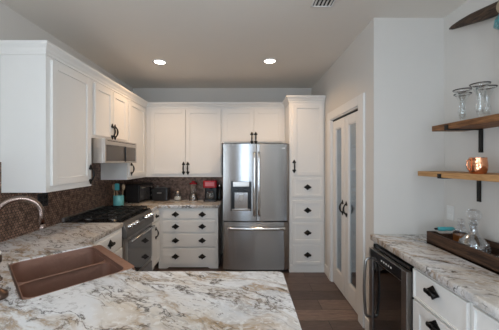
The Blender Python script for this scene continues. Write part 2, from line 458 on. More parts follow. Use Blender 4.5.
# crown moulding along the cabinet tops
def crown(name, path, prof, mat):
    """path goes with the outside on its right hand"""
    P = [Vector(p) for p in path]; mb = MB(); loops = []
    for i, p in enumerate(P):
        d0 = (P[i] - P[i - 1]).normalized() if i else None
        d1 = (P[i + 1] - P[i]).normalized() if i < len(P) - 1 else None
        n0 = Vector((d0.y, -d0.x)) if d0 else None; n1 = Vector((d1.y, -d1.x)) if d1 else None
        if n0 is None: n = n1
        elif n1 is None: n = n0
        else: n = (n0 + n1) / (1 + n0.dot(n1))
        loops.append([(p.x + n.x * o, p.y + n.y * o, z) for o, z in prof])
    return mb.loft(loops, smooth=False).build(name, mat)
UT = 2.37
prof = [(-.02, UT - .03), (.008, UT - .03), (.008, UT - .012), (.016, UT), (.022, UT + .016), (.038, UT + .034), (.044, UT + .044), (.044, UT + .060), (-.02, UT + .060)]
struct(crown('trim_3', [(XL, 1.97), (-1.53, 1.97), (-1.53, 3.95), (.597, 3.95), (.597, 3.56), (1.085, 3.56)], prof, M['white']))

# ------------------------------------------------------------------ pantry double door
cs = MB()
for a, b, z0, z1 in ((DY0 - .115, DY0 - .005, 0, 2.155), (DY1 + .005, DY1 + .115, 0, 2.155), (DY0 - .005, DY1 + .005, 2.06, 2.155)):
    cs.box(XP - .02, XP + .004, a, b, z0, z1)
for a, b in ((DY0 - .004, DY0 + .012), (DY1 - .012, DY1 + .004)): cs.box(XP - .012, XP + .11, a, b, 0, 2.045)
cs.box(XP - .012, XP + .11, DY0 - .004, DY1 + .004, 2.046, 2.0595)
struct(cs.build('trim_4', M['trim'], bevel=.003))
struct(box(XP + .015, XP + .10, DY0 + .013, DY1 - .013, 2.03, 2.05).build('trim_5', M['dark_gap']))
def iron_handle(parent, x, z, h=.15, y=-.02, s=1.0):
    """curled C handle standing on a front that faces local -y"""
    b = MB(); pts = []
    for i in range(13):
        t = i / 12; a = PI * t
        pts.append((x, y - .006 - .030 * math.sin(a) ** .7, z + (t - .5) * h * .84))
    b.tube(pts, [.0062 + .0045 * math.sin(PI * i / 12) ** 2 for i in range(13)], 8)
    for sg in (-1, 1):
        b.ball((x, y - .005, z + sg * h * .42), .0165, .008, .024, 10, 6)
        b.ball((x - .015, y - .005, z + sg * h * .36), .011, .007, .012, 8, 5)
        b.ball((x + .015, y - .005, z + sg * h * .36), .011, .007, .012, 8, 5)
        b.ball((x, y - .005, z + sg * h * .53), .008, .006, .012, 8, 5)
    b.ball((x, y - .036, z), .011, .010, .014, 8, 6)
    return b.build('handle', M['iron'], parent)
def iron_pull(parent, x, z, w=.112, h=.082, y=-.02):
    """diamond pull: a pointed back plate, a raised boss and a twisted bar"""
    b = MB(); pl = []
    for i in range(4):
        ax = [(w / 2, 0), (0, h / 2), (-w / 2, 0), (0, -h / 2)][i]; nx = [(w / 2, 0), (0, h / 2), (-w / 2, 0), (0, -h / 2)][(i + 1) % 4]
        pl.append((x + ax[0], z + ax[1]))
        mx, mz = (ax[0] + nx[0]) / 2, (ax[1] + nx[1]) / 2
        pl.append((x + mx * .94, z + mz * .94))
    b.prism(pl, y - .006, y, 'y')
    b.lathe([(.012, 0), (.010, .012), (.017, .020), (.019, .026), (.010, .032)], n=12, mat=Matrix.Translation((x, y, z)) @ Matrix.Rotation(R(90), 4, 'X'))
    b.box(x - w * .30, x + w * .30, y - .032, y - .022, z - .010, z + .010)
    for sg in (-1, 1):
        b.ball((x + sg * w * .30, y - .026, z), .010, .009, .014, 10, 6)
        b.box(x + sg * w * .30 - .006, x + sg * w * .30 + .006, y - .024, y, z - .006, z + .006)
    return b.build('pull', M['iron'], parent)
for (ya, yb, lab, hx) in ((3.272, 2.885, 'white glazed pantry door nearer the tall cabinet, far leaf of the pair', 'far'),
                          (2.875, 2.488, 'white glazed pantry door nearer the camera, near leaf of the pair', 'near')):
    w = ya - yb
    t = thing('pantry_door', lab, 'door', (XP + .012, ya, .012), R(-90), 'glazed pantry double doors')
    b = MB(); st = .10; zb = .20; zt = 1.915; h = 2.015
    b.box(0, st, -.0, .035, 0, h); b.box(w - st, w, 0, .035, 0, h); b.box(st, w - st, 0, .035, 0, zb); b.box(st, w - st, 0, .035, zt, h)
    b.build('frame', M['trim'], t, bevel=.004)
    g = MB()
    for a, c, z0, z1 in ((st, st + .012, zb, zt), (w - st - .012, w - st, zb, zt), (st, w - st, zb, zb + .012), (st, w - st, zt - .012, zt)): g.box(a, c, .006, .026, z0, z1)
    g.build('glazing_bead', M['trim'], t)
    box(st, w - st, .014, .020, zb, zt).build('pane', M['pane'], t)
    iron_handle(t, w - .05 if hx == "far" else .05, .99, .145, 0)
# shelves inside the pantry
for i, z in enumerate((.35, .72, 1.08, 1.42, 1.78)):
    t = thing('pantry_shelf', '%s white shelf seen through the pantry door glass' % ('lowest', 'second from lowest', 'middle', 'second from top', 'topmost')[i], 'shelf', (1.95, 3.25, z), 0, 'shelves inside the pantry')
    box(-.22, .54, -.93, 1.03, 0, .025).build('board', M['trim'], t)
    box(-.22, -.20, -.93, 1.03, -.03, 0).build('front_lip', M['trim'], t)

# ------------------------------------------------------------------ cabinets
def shaker(name, root, x0, x1, z0, z1, rail=.058, th=.02, mat=None):
    mat = mat or M['white']; b = MB()
    b.box(x0, x0 + rail, -th, 0, z0, z1); b.box(x1 - rail, x1, -th, 0, z0, z1)
    b.box(x0 + rail, x1 - rail, -th, 0, z0, z0 + rail); b.box(x0 + rail, x1 - rail, -th, 0, z1 - rail, z1)
    b.box(x0 + rail - .001, x1 - rail + .001, -th + .009, 0, z0 + rail - .001, z1 - rail + .001)
    return b.build(name, mat, root, bevel=.0022)
def slab(name, root, x0, x1, z0, z1, th=.02):
    b = box(x0, x1, -th * .7, 0, z0, z1); b.box(x0 + .012, x1 - .012, -th, 0, z0 + .012, z1 - .012)
    return b.build(name, M['white'], root, bevel=.002)
def cab(label, loc, rz, w, d, z0, z1, name='wall_cabinet', toe=False, cat='cabinet'):
    t = thing(name, label, cat, (loc[0], loc[1], z0), rz)
    h = z1 - z0; b = MB()
    if toe:
        b.box(0, w, 0, d, .10, h); b.box(.0, w, .06, d, 0, .10)
    else: b.box(0, w, 0, d, 0, h)
    b.build('body', M['white'], t, bevel=.002)
    return t
UZ = 1.29
# wall cabinet nearest the camera
t = cab('white wall cabinet nearest the camera, one tall door and a plain side', (-1.53, 1.97), R(90), .585, .348, UZ - .005, UT)
d = shaker('door', t, .045, .545, .05, UT - UZ - .05); iron_handle(d, .53, .115, .16)
# cabinet above the microwave
t = cab('short white two-door wall cabinet above the microwave', (-1.53, 2.557), R(90), .76, .348, 1.762, UT)
d = shaker('door', t, .03, .375, .03, .555); iron_handle(d, .350, .10, .15)
d = shaker('door', t, .385, .730, .03, .555); iron_handle(d, .410, .10, .15)
# corner wall cabinet of the left run
t = cab('white corner wall cabinet between the microwave and the back wall', (-1.53, 3.319), R(90), .978, .348, UZ, UT)
d = shaker('door', t, .03, .55, .035, UT - UZ - .05); iron_handle(d, .075, .14, .15)
# back wall cabinet
t = cab('wide white two-door wall cabinet over the coffee counter on the back wall', (-1.528, 3.95), 0, 1.155, .348, UZ, UT)
d = shaker('door', t, .075, .605, .05, UT - UZ - .05); iron_handle(d, .577, .135, .165)
d = shaker('door', t, .615, 1.140, .05, UT - UZ - .05); iron_handle(d, .643, .135, .165)
# over the refrigerator
t = cab('short white two-door wall cabinet above the refrigerator', (-.371, 3.95), 0, .966, .348, 1.81, UT)
d = shaker('door', t, .03, .485, .02, .51); iron_handle(d, .460, .075, .155)
d = shaker('door', t, .495, .925, .02, .51); iron_handle(d, .520, .075, .155)
# refrigerator side panel is part of the tall cabinet
t = cab('tall white pantry cabinet right of the refrigerator, door over four drawers', (.597, 3.56), 0, .487, .738, 0, UT, name='tall_cabinet')
d = shaker('door', t, .045, .462, 1.335, 2.315); iron_handle(d, .064, 1.46, .15)
for i, zc in enumerate((1.195, .87, .545, .245)):
    zc = (1.520 - (187 - 162) / 72.4, 1.520 - (210 - 162) / 72.4, 1.520 - (232.3 - 162) / 72.4, 1.520 - (254.3 - 162) / 72.4)[i]
    d = shaker('drawer', t, .045, .462, zc - .135, zc + .135, rail=.04); iron_pull(d, .248, zc)
box(0, .487, -.006, 0, 0, .09).build('kick_board', M['white'], t)

CB = .865   # underside of the worktops
# back base cabinet with drawer stack
t = cab('white four-drawer base cabinet left of the refrigerator', (-1.248, 3.69), 0, .848, .60, 0, CB, name='base_cabinet', toe=True)
BZ = lambda y: 1.52 - (y - 162) / (258 / 3.69)
for y0, y1 in ((209.2, 219.0), (220.0, 232.3), (233.3, 246.8), (247.8, 264.2)):
    d = slab('drawer', t, .055, .815, BZ(y1), BZ(y0))
    zc = (BZ(y0) + BZ(y1)) / 2
    iron_pull(d, .245, zc); iron_pull(d, .625, zc)
# arched valance foot
arc = [(.0, .10), (.0, 0), (.10, 0)] + [(.10 + .04 * math.sin(a), .018 * (1 - math.cos(a)) / 1) for a in [PI / 2 * k / 4 for k in range(5)]] + \
      [(.748 - .04 * math.sin(a), .018 * (1 - math.cos(a))) for a in [PI / 2 * k / 4 for k in range(4, -1, -1)]] + [(.748, 0), (.848, 0), (.848, .10)]
MB().prism(arc, -.004, .018, 'y').build('valance', M['white'], t)
# blind corner cabinet beyond the range
t = cab('narrow white corner base cabinet between the range and the back drawers', (-1.25, 3.372), R(90), .316, .60, 0, CB, name='base_cabinet', toe=True)
d = slab('drawer', t, .02, .300, .70, .845); iron_pull(d, .16, .777, .07, .06)
d = shaker('door', t, .02, .300, .12, .69, rail=.05); iron_handle(d, .14, .55, .14)
box(.0, .316, .601, .606, .10, CB).build('back_panel', M['white'], t)
# left base cabinet between sink and range
t = cab('white base cabinet between the copper sink and the range', (-1.25, 2.045), R(90), .553, .60, 0, CB, name='base_cabinet', toe=True)
d = slab('drawer', t, .03, .525, .68, .845); iron_pull(d, .29, .775, .09, .085)
d = shaker('door', t, .03, .525, .12, .67); iron_handle(d, .08, .55, .15)
# diagonal sink cabinet (below the apron) and peninsula base
SC = Vector((-1.0425, 1.5255)); SU = Vector((math.cos(R(43)), -math.sin(R(43)))); SV = Vector((-math.sin(R(43)), -math.cos(R(43))))
def sk(a, b): p = SC + SU * a + SV * b; return (p.x, p.y)
t = thing('sink_cabinet', 'white diagonal base cabinet under the copper sink', 'cabinet', (SC.x, SC.y, 0), R(137))
# local frame: x runs along -SU, front faces local -y (towards the kitchen)
b = MB(); b.box(-.38, .38, -.20, .24, .10, .60); b.box(-.36, .36, -.14, .24, 0, .10)
b.box(-.38, -.33, -.20, -.10, .60, CB); b.box(.33, .38, -.20, -.10, .60, CB)
b.build('body', M['white'], t)
for sg in (-1, 1):
    w0, w1 = (.005, .365) if sg > 0 else (-.365, -.005)
    bb = MB(); bb.box(w0, w1, -.220, -.20, .12, .585); bb.box(w0 + .05, w1 - .05, -.224, -.20, .17, .535)
    d = bb.build('door', M['white'], t, bevel=.002); iron_handle(d, sg * .05, .5, .14, -.22)
t = thing('peninsula_cabinet', 'white base cabinet under the peninsula worktop', 'cabinet', (.16, 1.40, 0), R(180))
b = MB(); b.box(0, .66, 0, .60, .10, CB); b.box(0, .66, .06, .60, 0, .10); b.build('body', M['white'], t, bevel=.002)
d = shaker('door', t, .03, .32, .12, .84); iron_handle(d, .29, .70, .15)
d = shaker('door', t, .34, .63, .12, .84); iron_handle(d, .37, .70, .15)

# ------------------------------------------------------------------ worktops
TOP = .910
A, B, C, D = sk(-.309, -.235), sk(.309, -.235), sk(.309, .249), sk(-.309, .249)
peri = [(XL + .013, .42), (.205, .42), (.205, 1.445)]
# the diagonal edge meets the peninsula edge and the left run edge
e0 = sk(.309 + .075, -.235); e1 = sk(-.309 - .185, -.235)
k0 = Vector(e0); tt = (1.445 - B[1]) / (-SU.y) if False else (B[1] - 1.445) / (-SU.y); pA = (B[0] + SU.x * tt, 1.445)
t2 = (A[0] + 1.235) / SU.x; pB = (-1.235, A[1] - SU.y * t2)
poly = peri + [pA, B, C, D, A, pB, (-1.235, 2.598), (XL + .013, 2.598)]
rads = [0, .03, .035, 0, .004, .035, .035, .004, 0, 0, 0]
w = flat_shape('worktop', round_poly(poly, rads), [], CB, TOP, M['granite'], bevel=.006)
tag(w, 'cream and grey granite worktop of the peninsula around the copper sink', 'worktop')
poly = [(XL + .013, 3.368), (-1.235, 3.368), (-1.235, 3.655), (-.385, 3.655), (-.385, YB - .013), (XL + .013, YB - .013)]
w = flat_shape('worktop', round_poly(poly, [0, 0, .02, 0, 0, 0]), [], CB, TOP, M['granite'], bevel=.006)
tag(w, 'beige granite worktop in the back corner under the wall cabinets', 'worktop')
poly = [(1.058, YC - .002), (1.058, .35), (XR - .001, .35), (XR - .001, YC - .002)]
w = flat_shape('worktop', poly, [], .858, .905, M['granite'], bevel=.006)
tag(w, 'pale granite worktop of the bar along the right wall', 'worktop')

# ------------------------------------------------------------------ copper sink
t = thing('copper_sink', 'double-bowl hammered copper apron sink set diagonally in the granite', 'sink', (SC.x, SC.y, 0), math.atan2(SU.y, SU.x))
# local: x along SU, y = -SV side (towards the kitchen, +y)
HW, F, BK = .302, .262, -.243
zr = .906
deck = rrect(-HW, HW, BK, F, .03)
x_in = HW - .006
hole = rrect(-x_in, x_in, BK + .006, F - .055, .05)
flat_shape('rim', deck, [hole], zr - .012, zr, M['copper'], t, bevel=.003)
DZ = zr - .030
h1 = rrect(-x_in, -.010, BK + .006, F - .055, .05); h2 = rrect(.010, x_in, BK + .006, F - .055, .05)
b = MB(); b.loft([[(*p, zr - .004) for p in hole], [(*p, DZ - .001) for p in hole]], False, False)
b.build('upper_wall', M['copper'], t)
flat_shape('divider', rrect(-x_in, x_in, BK + .006, F - .055, .05), [rrect(-x_in + .001, -.010, BK + .007, F - .056, .049), rrect(.010, x_in - .001, BK + .007, F - .056, .049)], DZ - .012, DZ, M['copper'], t)
for nm, loop in (('bowl', h1), ('bowl', h2)):
    cx = sum(p[0] for p in loop) / len(loop); cy = sum(p[1] for p in loop) / len(loop)
    def ring(sc, z): return [(cx + (p[0] - cx) * sc, cy + (p[1] - cy) * sc, z) for p in loop]
    b = MB(); b.loft([ring(1.0, DZ - .002), ring(1.0, .73), ring(.985, .69), ring(.92, .672), ring(.2, .666)], cap0=False)
    bo = b.build(nm, M['copper'], t)
    MB().lathe([(.045, .667), (.045, .671), (.03, .671), (.026, .668)], (cx, cy, 0), 20).build('drain', M['bronze'], bo)
box(-HW + .003, HW - .003, F - .03, F - .002, .63, zr - .010).build('apron', M['copper'], t, bevel=.006)

# ------------------------------------------------------------------ faucet and dispenser
t = thing('gooseneck_faucet', 'brushed gooseneck faucet arching over the copper sink', 'faucet', (-1.287, 1.322, TOP))
dv = Vector((.137, .128)); L = dv.length; dv.normalize()
pts = [(0, 0, .02), (0, 0, .15), (0, 0, .30)]
rr = L / 2
for i in range(1, 15):
    a = PI * i / 15
    pts.append((dv.x * (rr - rr * math.cos(a)), dv.y * (rr - rr * math.cos(a)), .322 + rr * .98 * math.sin(a)))
pts += [(dv.x * L, dv.y * L, .315), (dv.x * (L + .004), dv.y * (L + .004), .262)]
MB().tube(pts, .0145, 14).build('spout', M['nickel'], t)
e = (dv.x * (L + .004), dv.y * (L + .004), .238)
MB().lathe([(.020, 0), (.021, .004), (.015, .012), (.013, .028)], e, 18).build('spray_head', M['nickel'], t)
MB().lathe([(.03, 0), (.03, .008), (.024, .012), (.019, .03), (.019, .09), (.014, .1)], (0, 0, 0), 20).build('base', M['nickel'], t)
MB().tube([(0, 0, .06), (-.03, .03, .065), (-.06, .055, .09)], [.009, .007, .006], 10).build('lever', M['nickel'], t)
t = thing('soap_dispenser', 'bronze-footed pump dispenser standing left of the sink corner', 'soap dispenser', (-1.108, 1.152, TOP))
MB().lathe([(.033, 0), (.036, .008), (.036, .020), (.031, .028), (.020, .032), (.012, .044)], (0, 0, 0), 22).build('foot', M['bronze'], t)
MB().lathe([(.006, .034), (.006, .17)], (0, 0, 0), 12).build('stem', M['silver'], t)
b = MB(); b.lathe([(.010, .16), (.014, .165), (.014, .19), (.010, .195)], (0, 0, 0), 16); b.tube([(0, 0, .185), (-.05, .03, .188), (-.075, .045, .175)], [.008, .006, .005], 8)
b.build('pump_head', M['bronze'], t)
MB().ball((0, 0, .204), .012).build('cap', M['pale'], t)

# ------------------------------------------------------------------ gas range
t = thing('gas_range', 'stainless gas range with black cooktop between left base cabinets', 'range', (-1.25, 2.605, 0), R(90))
RW = .758
b = MB(); b.box(0, RW, .0, .60, .08, .895); b.box(.02, RW - .02, .05, .58, 0, .08); b.build('body', M['steel_dark'], t, bevel=.003)
b = MB(); b.box(0, RW, -.005, .61, .895, .915); b.build('cooktop', M['enamel'], t, bevel=.003)
box(0, RW, .585, .612, .915, .955).build('backguard', M['steel_dark'], t, bevel=.003)
cp = MB(); cp.prism([(-.045, .745), (-.05, .80), (-.012, .905), (.0, .905), (.0, .745)], .0, RW, 'x')
# prism axis x puts (y,z) pairs in place
cpo = cp.build('control_panel', M['range_steel'], t, bevel=.003)
box(.27, .49, -.036, -.020, .83, .872).build('display', M['enamel'], cpo)
nrm = Matrix.Rotation(R(90 - 20), 4, 'X')
for x in (.075, .165, .25, .51, .595, .685):
    kb = MB(); kb.lathe([(.027, 0), (.027, .008), (.022, .012), (.021, .034), (.012, .038)], n=16, mat=Matrix.Translation((x, -.032, .848)) @ nrm)
    kb.build('knob', M['silver'], cpo)
od = MB(); od.box(.006, RW - .006, -.03, 0, .70, .738); od.box(.006, .07, -.03, 0, .30, .70); od.box(RW - .045, RW - .006, -.03, 0, .30, .70); od.box(.07, RW - .045, -.03, 0, .25, .33)
odo = od.build('oven_door', M['steel_dark'], t, bevel=.003)
box(.07, RW - .045, -.032, -.005, .29, .71).build('glass', M['oven_glass'], odo)
hb = MB(); hb.tube([(.05, -.075, .70), (RW - .05, -.075, .70)], .0115, 12)
for x in (.07, RW - .07): hb.box(x - .012, x + .012, -.072, -.025, .692, .710)
hb.build('handle', M['steel'], odo)
box(.006, RW - .006, -.028, 0, .10, .24).build('warming_drawer', M['grey'], t, bevel=.004)
box(-.001, .0035, .0, .05, .12, .88).build('edge_strip', M['enamel'], t)
for k in range(3):
    g = MB(); x0 = .025 + k * .238; x1 = x0 + .230
    for x in (x0 + .006, (x0 + x1) / 2, x1 - .006): g.box(x - .006, x + .006, .03, .55, .938, .954)
    for y in (.036, .165, .29, .415, .544): g.box(x0, x1, y - .006, y + .006, .938, .954)
    for x in (x0 + .006, x1 - .006):
        for y in (.036, .544): g.box(x - .007, x + .007, y - .007, y + .007, .914, .945)
    for y in (.10, .23, .35, .48): g.box(x0 - .002, x0 + .012, y - .01, y + .01, .950, .962); g.box(x1 - .012, x1 + .002, y - .01, y + .01, .950, .962)
    g.build('grate', M['castiron'], t, bevel=.002)
for x, y, r in ((.14, .16, .045), (.14, .42, .038), (.378, .29, .05), (.616, .16, .045), (.616, .42, .038)):
    MB().lathe([(r, .914), (r, .922), (r * .75, .924), (r * .72, .932), (r * .4, .935)], (x, y, 0), 20).build('burner', M['steel_dark'], t)

# ------------------------------------------------------------------ microwave
t = thing('microwave', 'low stainless microwave hood mounted under the short cabinet above the range', 'microwave', (-1.43, 2.575, 1.508), R(90))
MWW, MH = .742, .250
box(0, MWW, .0, .435, 0, MH).build('body', M['steel_warm'], t, bevel=.003)
f = MB(); f.box(0, MWW, -.022, 0, MH - .062, MH); f.box(0, MWW, -.022, 0, 0, .02); f.box(0, .025, -.022, 0, .02, MH - .062); f.box(MWW - .02, MWW, -.022, 0, .02, MH - .062)
f.build('door_frame', M['steel_warm'], t, bevel=.002)
box(.027, .425, -.020, 0, .022, MH - .064).build('door_glass', M['mw_glass'], t)
box(.437, MWW - .022, -.020, 0, .022, MH - .064).build('control_panel', M['mw_glass'], t)
box(.425, .437, -.034, -.018, .015, MH - .06).build('handle', M['black'], t, bevel=.002)
v = MB()
for i in range(20): v.box(.05 + i * .033, .073 + i * .033, -.0235, -.02, MH - .022, MH - .014)
v.build('vent_grille', M['dark_gap'], t)

# ------------------------------------------------------------------ refrigerator
FY = 3.505
t = thing('refrigerator', 'stainless french-door refrigerator with water dispenser and bottom freezer', 'refrigerator', (-.312, FY, 0))
FW, FH = .904, 1.768
box(.004, FW - .004, .085, .76, .03, FH - .02).build('body', M['grey'], t, bevel=.004)
for x in (.06, FW - .06): box(x - .03, x + .03, .12, .70, 0, .03).build('foot', M['black'], t)
def curved(x0, x1, z0, z1, n=12, bul=.020, th=.07, r=.012):
    loop = []
    for i in range(n + 1):
        s = i / n; x = x0 + (x1 - x0) * s
        gx = (x - FW / 2) / (FW / 2)
        y = bul * gx * gx
        if i in (0, n): y += r * .6
        loop.append((x, y))
    loop += [(x1, .07 + .008), (x0, .07 + .008)]
    return loop
def fdoor(name, x0, x1, z0, z1):
    b = MB(); lp = curved(x0, x1, z0, z1)
    b.prism(lp, z0, z1, 'z')
    return b.build(name, M['fridge_steel'], t, bevel=.003)
XS = .455
# left door with a recess for the dispenser: four pieces around it
dx0, dx1, dz0, dz1 = .105, .385, .855, 1.255
b = MB()
def piece(x0, x1, z0, z1):
    lp = []
    n = 8
    for i in range(n + 1):
        x = x0 + (x1 - x0) * i / n; gx = (x - FW / 2) / (FW / 2); lp.append((x, .020 * gx * gx))
    lp += [(x1, .078), (x0, .078)]
    b.prism(lp, z0, z1, 'z')
piece(0, dx0, .715, FH); piece(dx1, XS - .003, .715, FH); piece(dx0, dx1, .715, dz0); piece(dx0, dx1, dz1, FH)
ld = b.build('door', M['fridge_steel'], t)
# dispenser
b = MB(); b.box(dx0, dx1, .055, .075, dz0, dz1); b.box(dx0, dx0 + .012, .006, .06, dz0, dz1); b.box(dx1 - .012, dx1, .006, .06, dz0, dz1)
dp = b.build('dispenser', M['black'], ld)
box(dx0 + .03, dx1 - .03, .0, .05, 1.185, 1.252).build('control_panel', M['steel_warm'], dp, bevel=.003)
box(dx0 + .05, dx1 - .05, .040, .056, dz0 + .02, 1.10).build('back_plate', M['steel'], dp)
b = MB(); b.box(.215, .275, .02, .045, .985, 1.07); b.build('paddle', M['steel_warm'], dp, bevel=.003)
b = MB(); b.box(.20, .29, .008, .05, 1.135, 1.184); b.box(.17, .32, .012, .05, 1.12, 1.14); b.build('spout', M['black'], dp, bevel=.004)
box(dx0 + .012, dx1 - .012, .004, .06, dz0, dz0 + .018).build('drip_tray', M['steel_warm'], dp, bevel=.002)
rd = fdoor('door', XS + .003, FW, .715, FH)
fz = fdoor('freezer_drawer', 0, FW, .05, .700)
def bar(parent, pts, r=.0125):
    b = MB(); b.tube(pts, r, 12)
    c = sum((Vector(p) for p in pts), Vector()) / len(pts)
    for v in b.v:      # flatten the round bar into a wide oval strap
        if pts[0][0] == pts[-1][0]: v.x = c.x + (v.x - c.x) * 1.5
        else: v.z = c.z + (v.z - c.z) * 1.35
    b.build('handle', M['silver'], parent)
for xx, par in ((XS - .030, ld), (XS + .032, rd)):
    pts = [(xx, .0, .79), (xx, -.035, .80)] + [(xx, -.045 - .012 * math.sin(PI * i / 10), .82 + .80 * i / 10) for i in range(11)] + [(xx, -.035, 1.64), (xx, .0, 1.65)]
    bar(par, pts)
pts = [(.07, .012, .622), (.075, -.03, .622)] + [(.10 + .712 * i / 12, -.04 - .018 * math.sin(PI * i / 12), .622 - .0 * math.sin(PI * i / 12)) for i in range(13)] + [(FW - .075, -.03, .622), (FW - .07, .012, .622)]
bar(fz, pts, .015)
box(FW - .105, FW - .06, .010, .020, 1.70, 1.715).build('badge', M['silver'], rd)
for x in (.03, FW - .10): box(x, x + .07, .02, .14, FH - .02, FH + .008).build('hinge_cover', M['grey'], t)

# ------------------------------------------------------------------ right bar: cabinets and wine cooler
t = thing('bar_cabinet', 'white bar base cabinet right beside the wine cooler, drawer over door', 'cabinet', (1.09, 1.676, 0), R(-90))
b = MB(); b.box(0, .438, 0, .595, .10, .858); b.box(0, .438, .06, .595, 0, .10); b.build('body', M['white'], t, bevel=.002)
d = shaker('drawer', t, .020, .426, .655, .838, rail=.012); iron_pull(d, .20, .772, .10, .082)
d = shaker('door', t, .020, .426, .12, .640, rail=.06); iron_pull(d, .22, .588, .10, .082)
t = thing('bar_cabinet', 'white bar base cabinet nearest the camera at the right edge', 'cabinet', (1.09, 1.236, 0), R(-90))
b = MB(); b.box(0, .74, 0, .595, .10, .858); b.box(0, .74, .06, .595, 0, .10); b.build('body', M['white'], t, bevel=.002)
d = shaker('drawer', t, .015, .725, .655, .838, rail=.012); iron_pull(d, .37, .75, .085, .075)
d = shaker('door', t, .015, .365, .12, .640, rail=.06); iron_handle(d, .33, .52, .15)
d = shaker('door', t, .375, .725, .12, .640, rail=.06); iron_handle(d, .41, .52, .15)
# wine cooler
t = thing('wine_cooler', 'black undercounter wine cooler with steel-framed glass door under the bar', 'wine cooler', (1.046, 2.194, 0), R(-90))
WW = .512
b = MB(); b.box(0, .02, .038, .60, .05, .825); b.box(WW - .02, WW, .038, .60, .05, .825); b.box(0, WW, .038, .60, .805, .825); b.box(0, WW, .038, .60, .05, .10); b.box(0, WW, .58, .60, .05, .825)
b.box(.02, WW - .02, .08, .58, 0, .05)
b.build('body', M['enamel'], t)
f = MB(); z0, z1 = .07, .800; fw = .058
f.box(0, fw, 0, .036, z0, z1); f.box(WW - fw, WW, 0, .036, z0, z1); f.box(fw, WW - fw, 0, .036, z0, z0 + .06); f.box(fw, WW - fw, 0, .036, z1 - .085, z1)
fo = f.build('door', M['steel_dark'], t, bevel=.003)
box(fw, WW - fw, .008, .018, z0 + .06, z1 - .085).build('glass', M['smoke'], fo)
box(fw - .03, WW - fw + .0, -.0015, .01, z1 - .078, z1 - .005).build('control_panel', M['enamel'], fo)
b = MB()
for i in range(5): b.box(.20 + i * .032, .214 + i * .032, -.003, 0, z1 - .048, z1 - .036)
b.build('button', M['pale'], fo)
hx = .028
MB().tube([(hx, .01, .72), (hx, -.03, .71)] + [(hx, -.043 - .012 * math.sin(PI * i / 8), .69 - .055 * i) for i in range(0, 9)] + [(hx, -.03, .23), (hx, .01, .22)], .0115, 12).build('handle', M['steel_dark'], fo)
for z in (.22, .34, .46, .58):
    rk = MB()
    for i in range(8): rk.tube([(.03 + .0, .10 + i * .06, z), (WW - .03, .10 + i * .06, z)], .003, 6)
    rk.box(.025, WW - .025, .062, .078, z - .012, z + .014)
    rk.build('rack', M['utwood'], t)

# ------------------------------------------------------------------ floating shelves
def shelf(label, far, near, x0, z0, z1, mat, yb, drop):
    t = thing('floating_shelf', label, 'shelf', (XR, far, z0), 0)
    box(x0 - XR, -.001, near - far, 0, 0, z1 - z0).build('board', mat, t, bevel=.002)
    for y in yb:
        y -= far; b = MB()
        b.box(-.010, -.002, y - .015, y + .015, -drop, 0)         # wall leg
        b.box(x0 - XR - .006, -.004, y - .015, y + .015, -.007, -.0005)     # arm under the board
        b.box(x0 - XR - .007, x0 - XR - .0005, y - .015, y + .015, -.007, z1 - z0 - .012)   # lip on the front edge
        b.ball((-.011, y, -drop + .02), .004, .006, .006, 8, 5)
        b.build('bracket', M['iron'], t)
shelf('upper dark-stained pine shelf holding stemmed glasses on iron brackets', 2.0, .55, 1.44, 1.756, 1.797, M['shelf_dark'], (1.85, .80), .168)
shelf('lower honey-coloured pine shelf holding a copper mug on iron brackets', 2.105, .55, 1.40, 1.408, 1.446, M['shelf_light'], (1.865, .80), .175)

# stemmed glasses
def goblet():
    t = thing('stemmed_glass', 'x', 'glass', (0, 0, 0), 0, 'silver-rimmed glasses on the upper shelf')
    outer = [(.034, 0), (.034, .003), (.012, .008), (.009, .018), (.014, .028), (.021, .045), (.025, .070), (.022, .095), (.0155, .115), (.0175, .140), (.025, .175), (.039, .205), (.052, .222)]
    inner = [(.0505, .222), (.037, .204), (.023, .174), (.0155, .140), (.0135, .115), (.020, .094), (.023, .070), (.017, .044)]
    MB().lathe(outer + inner, (0, 0, 0), 28).build('bowl', M['glass'], t)
    b = MB(); b.lathe([(.0515, .2185), (.0540, .2245), (.0500, .2245), (.0480, .2185), (.0515, .2185)], (0, 0, 0), 28, cap=False)
    b.build('rim', M['rim'], t)
    return t
spots = [(1.50, 1.79, 'silver-rimmed stemmed glass at the far front of the upper shelf'),
         (1.50, 1.655, 'silver-rimmed stemmed glass at the near front of the upper shelf'),
         (1.595, 1.90, 'silver-rimmed stemmed glass behind the far front glass, by the wall'),
         (1.61, 1.725, 'silver-rimmed stemmed glass behind the near front glass, by the wall')]
g0 = goblet()
for i, (x, y, lab) in enumerate(spots):
    g = g0 if i == 0 else copy_tree(g0)
    g.location = (x, y, 1.7972); g['label'] = lab
# copper mug
t = thing('copper_mug', 'hammered copper mug on the lower honey-coloured shelf', 'mug', (1.452, 1.615, 1.4462))
pr = [(.036, 0), (.041, .006), (.047, .03), (.0485, .052), (.046, .078), (.0435, .098), (.0445, .102), (.0425, .102), (.0415, .096), (.044, .052), (.038, .01), (.005, .008)]
MB().lathe(pr, (0, 0, 0), 30).build('cup', M['mug'], t)
b = MB(); pts = [(-.042, .004, .086), (-.053, .004, .089), (-.063, .004, .080), (-.066, .004, .056), (-.062, .004, .032), (-.052, .004, .021), (-.041, .004, .023)]
b.tube(pts, .0042, 8); b.build('handle', M['mug'], t)

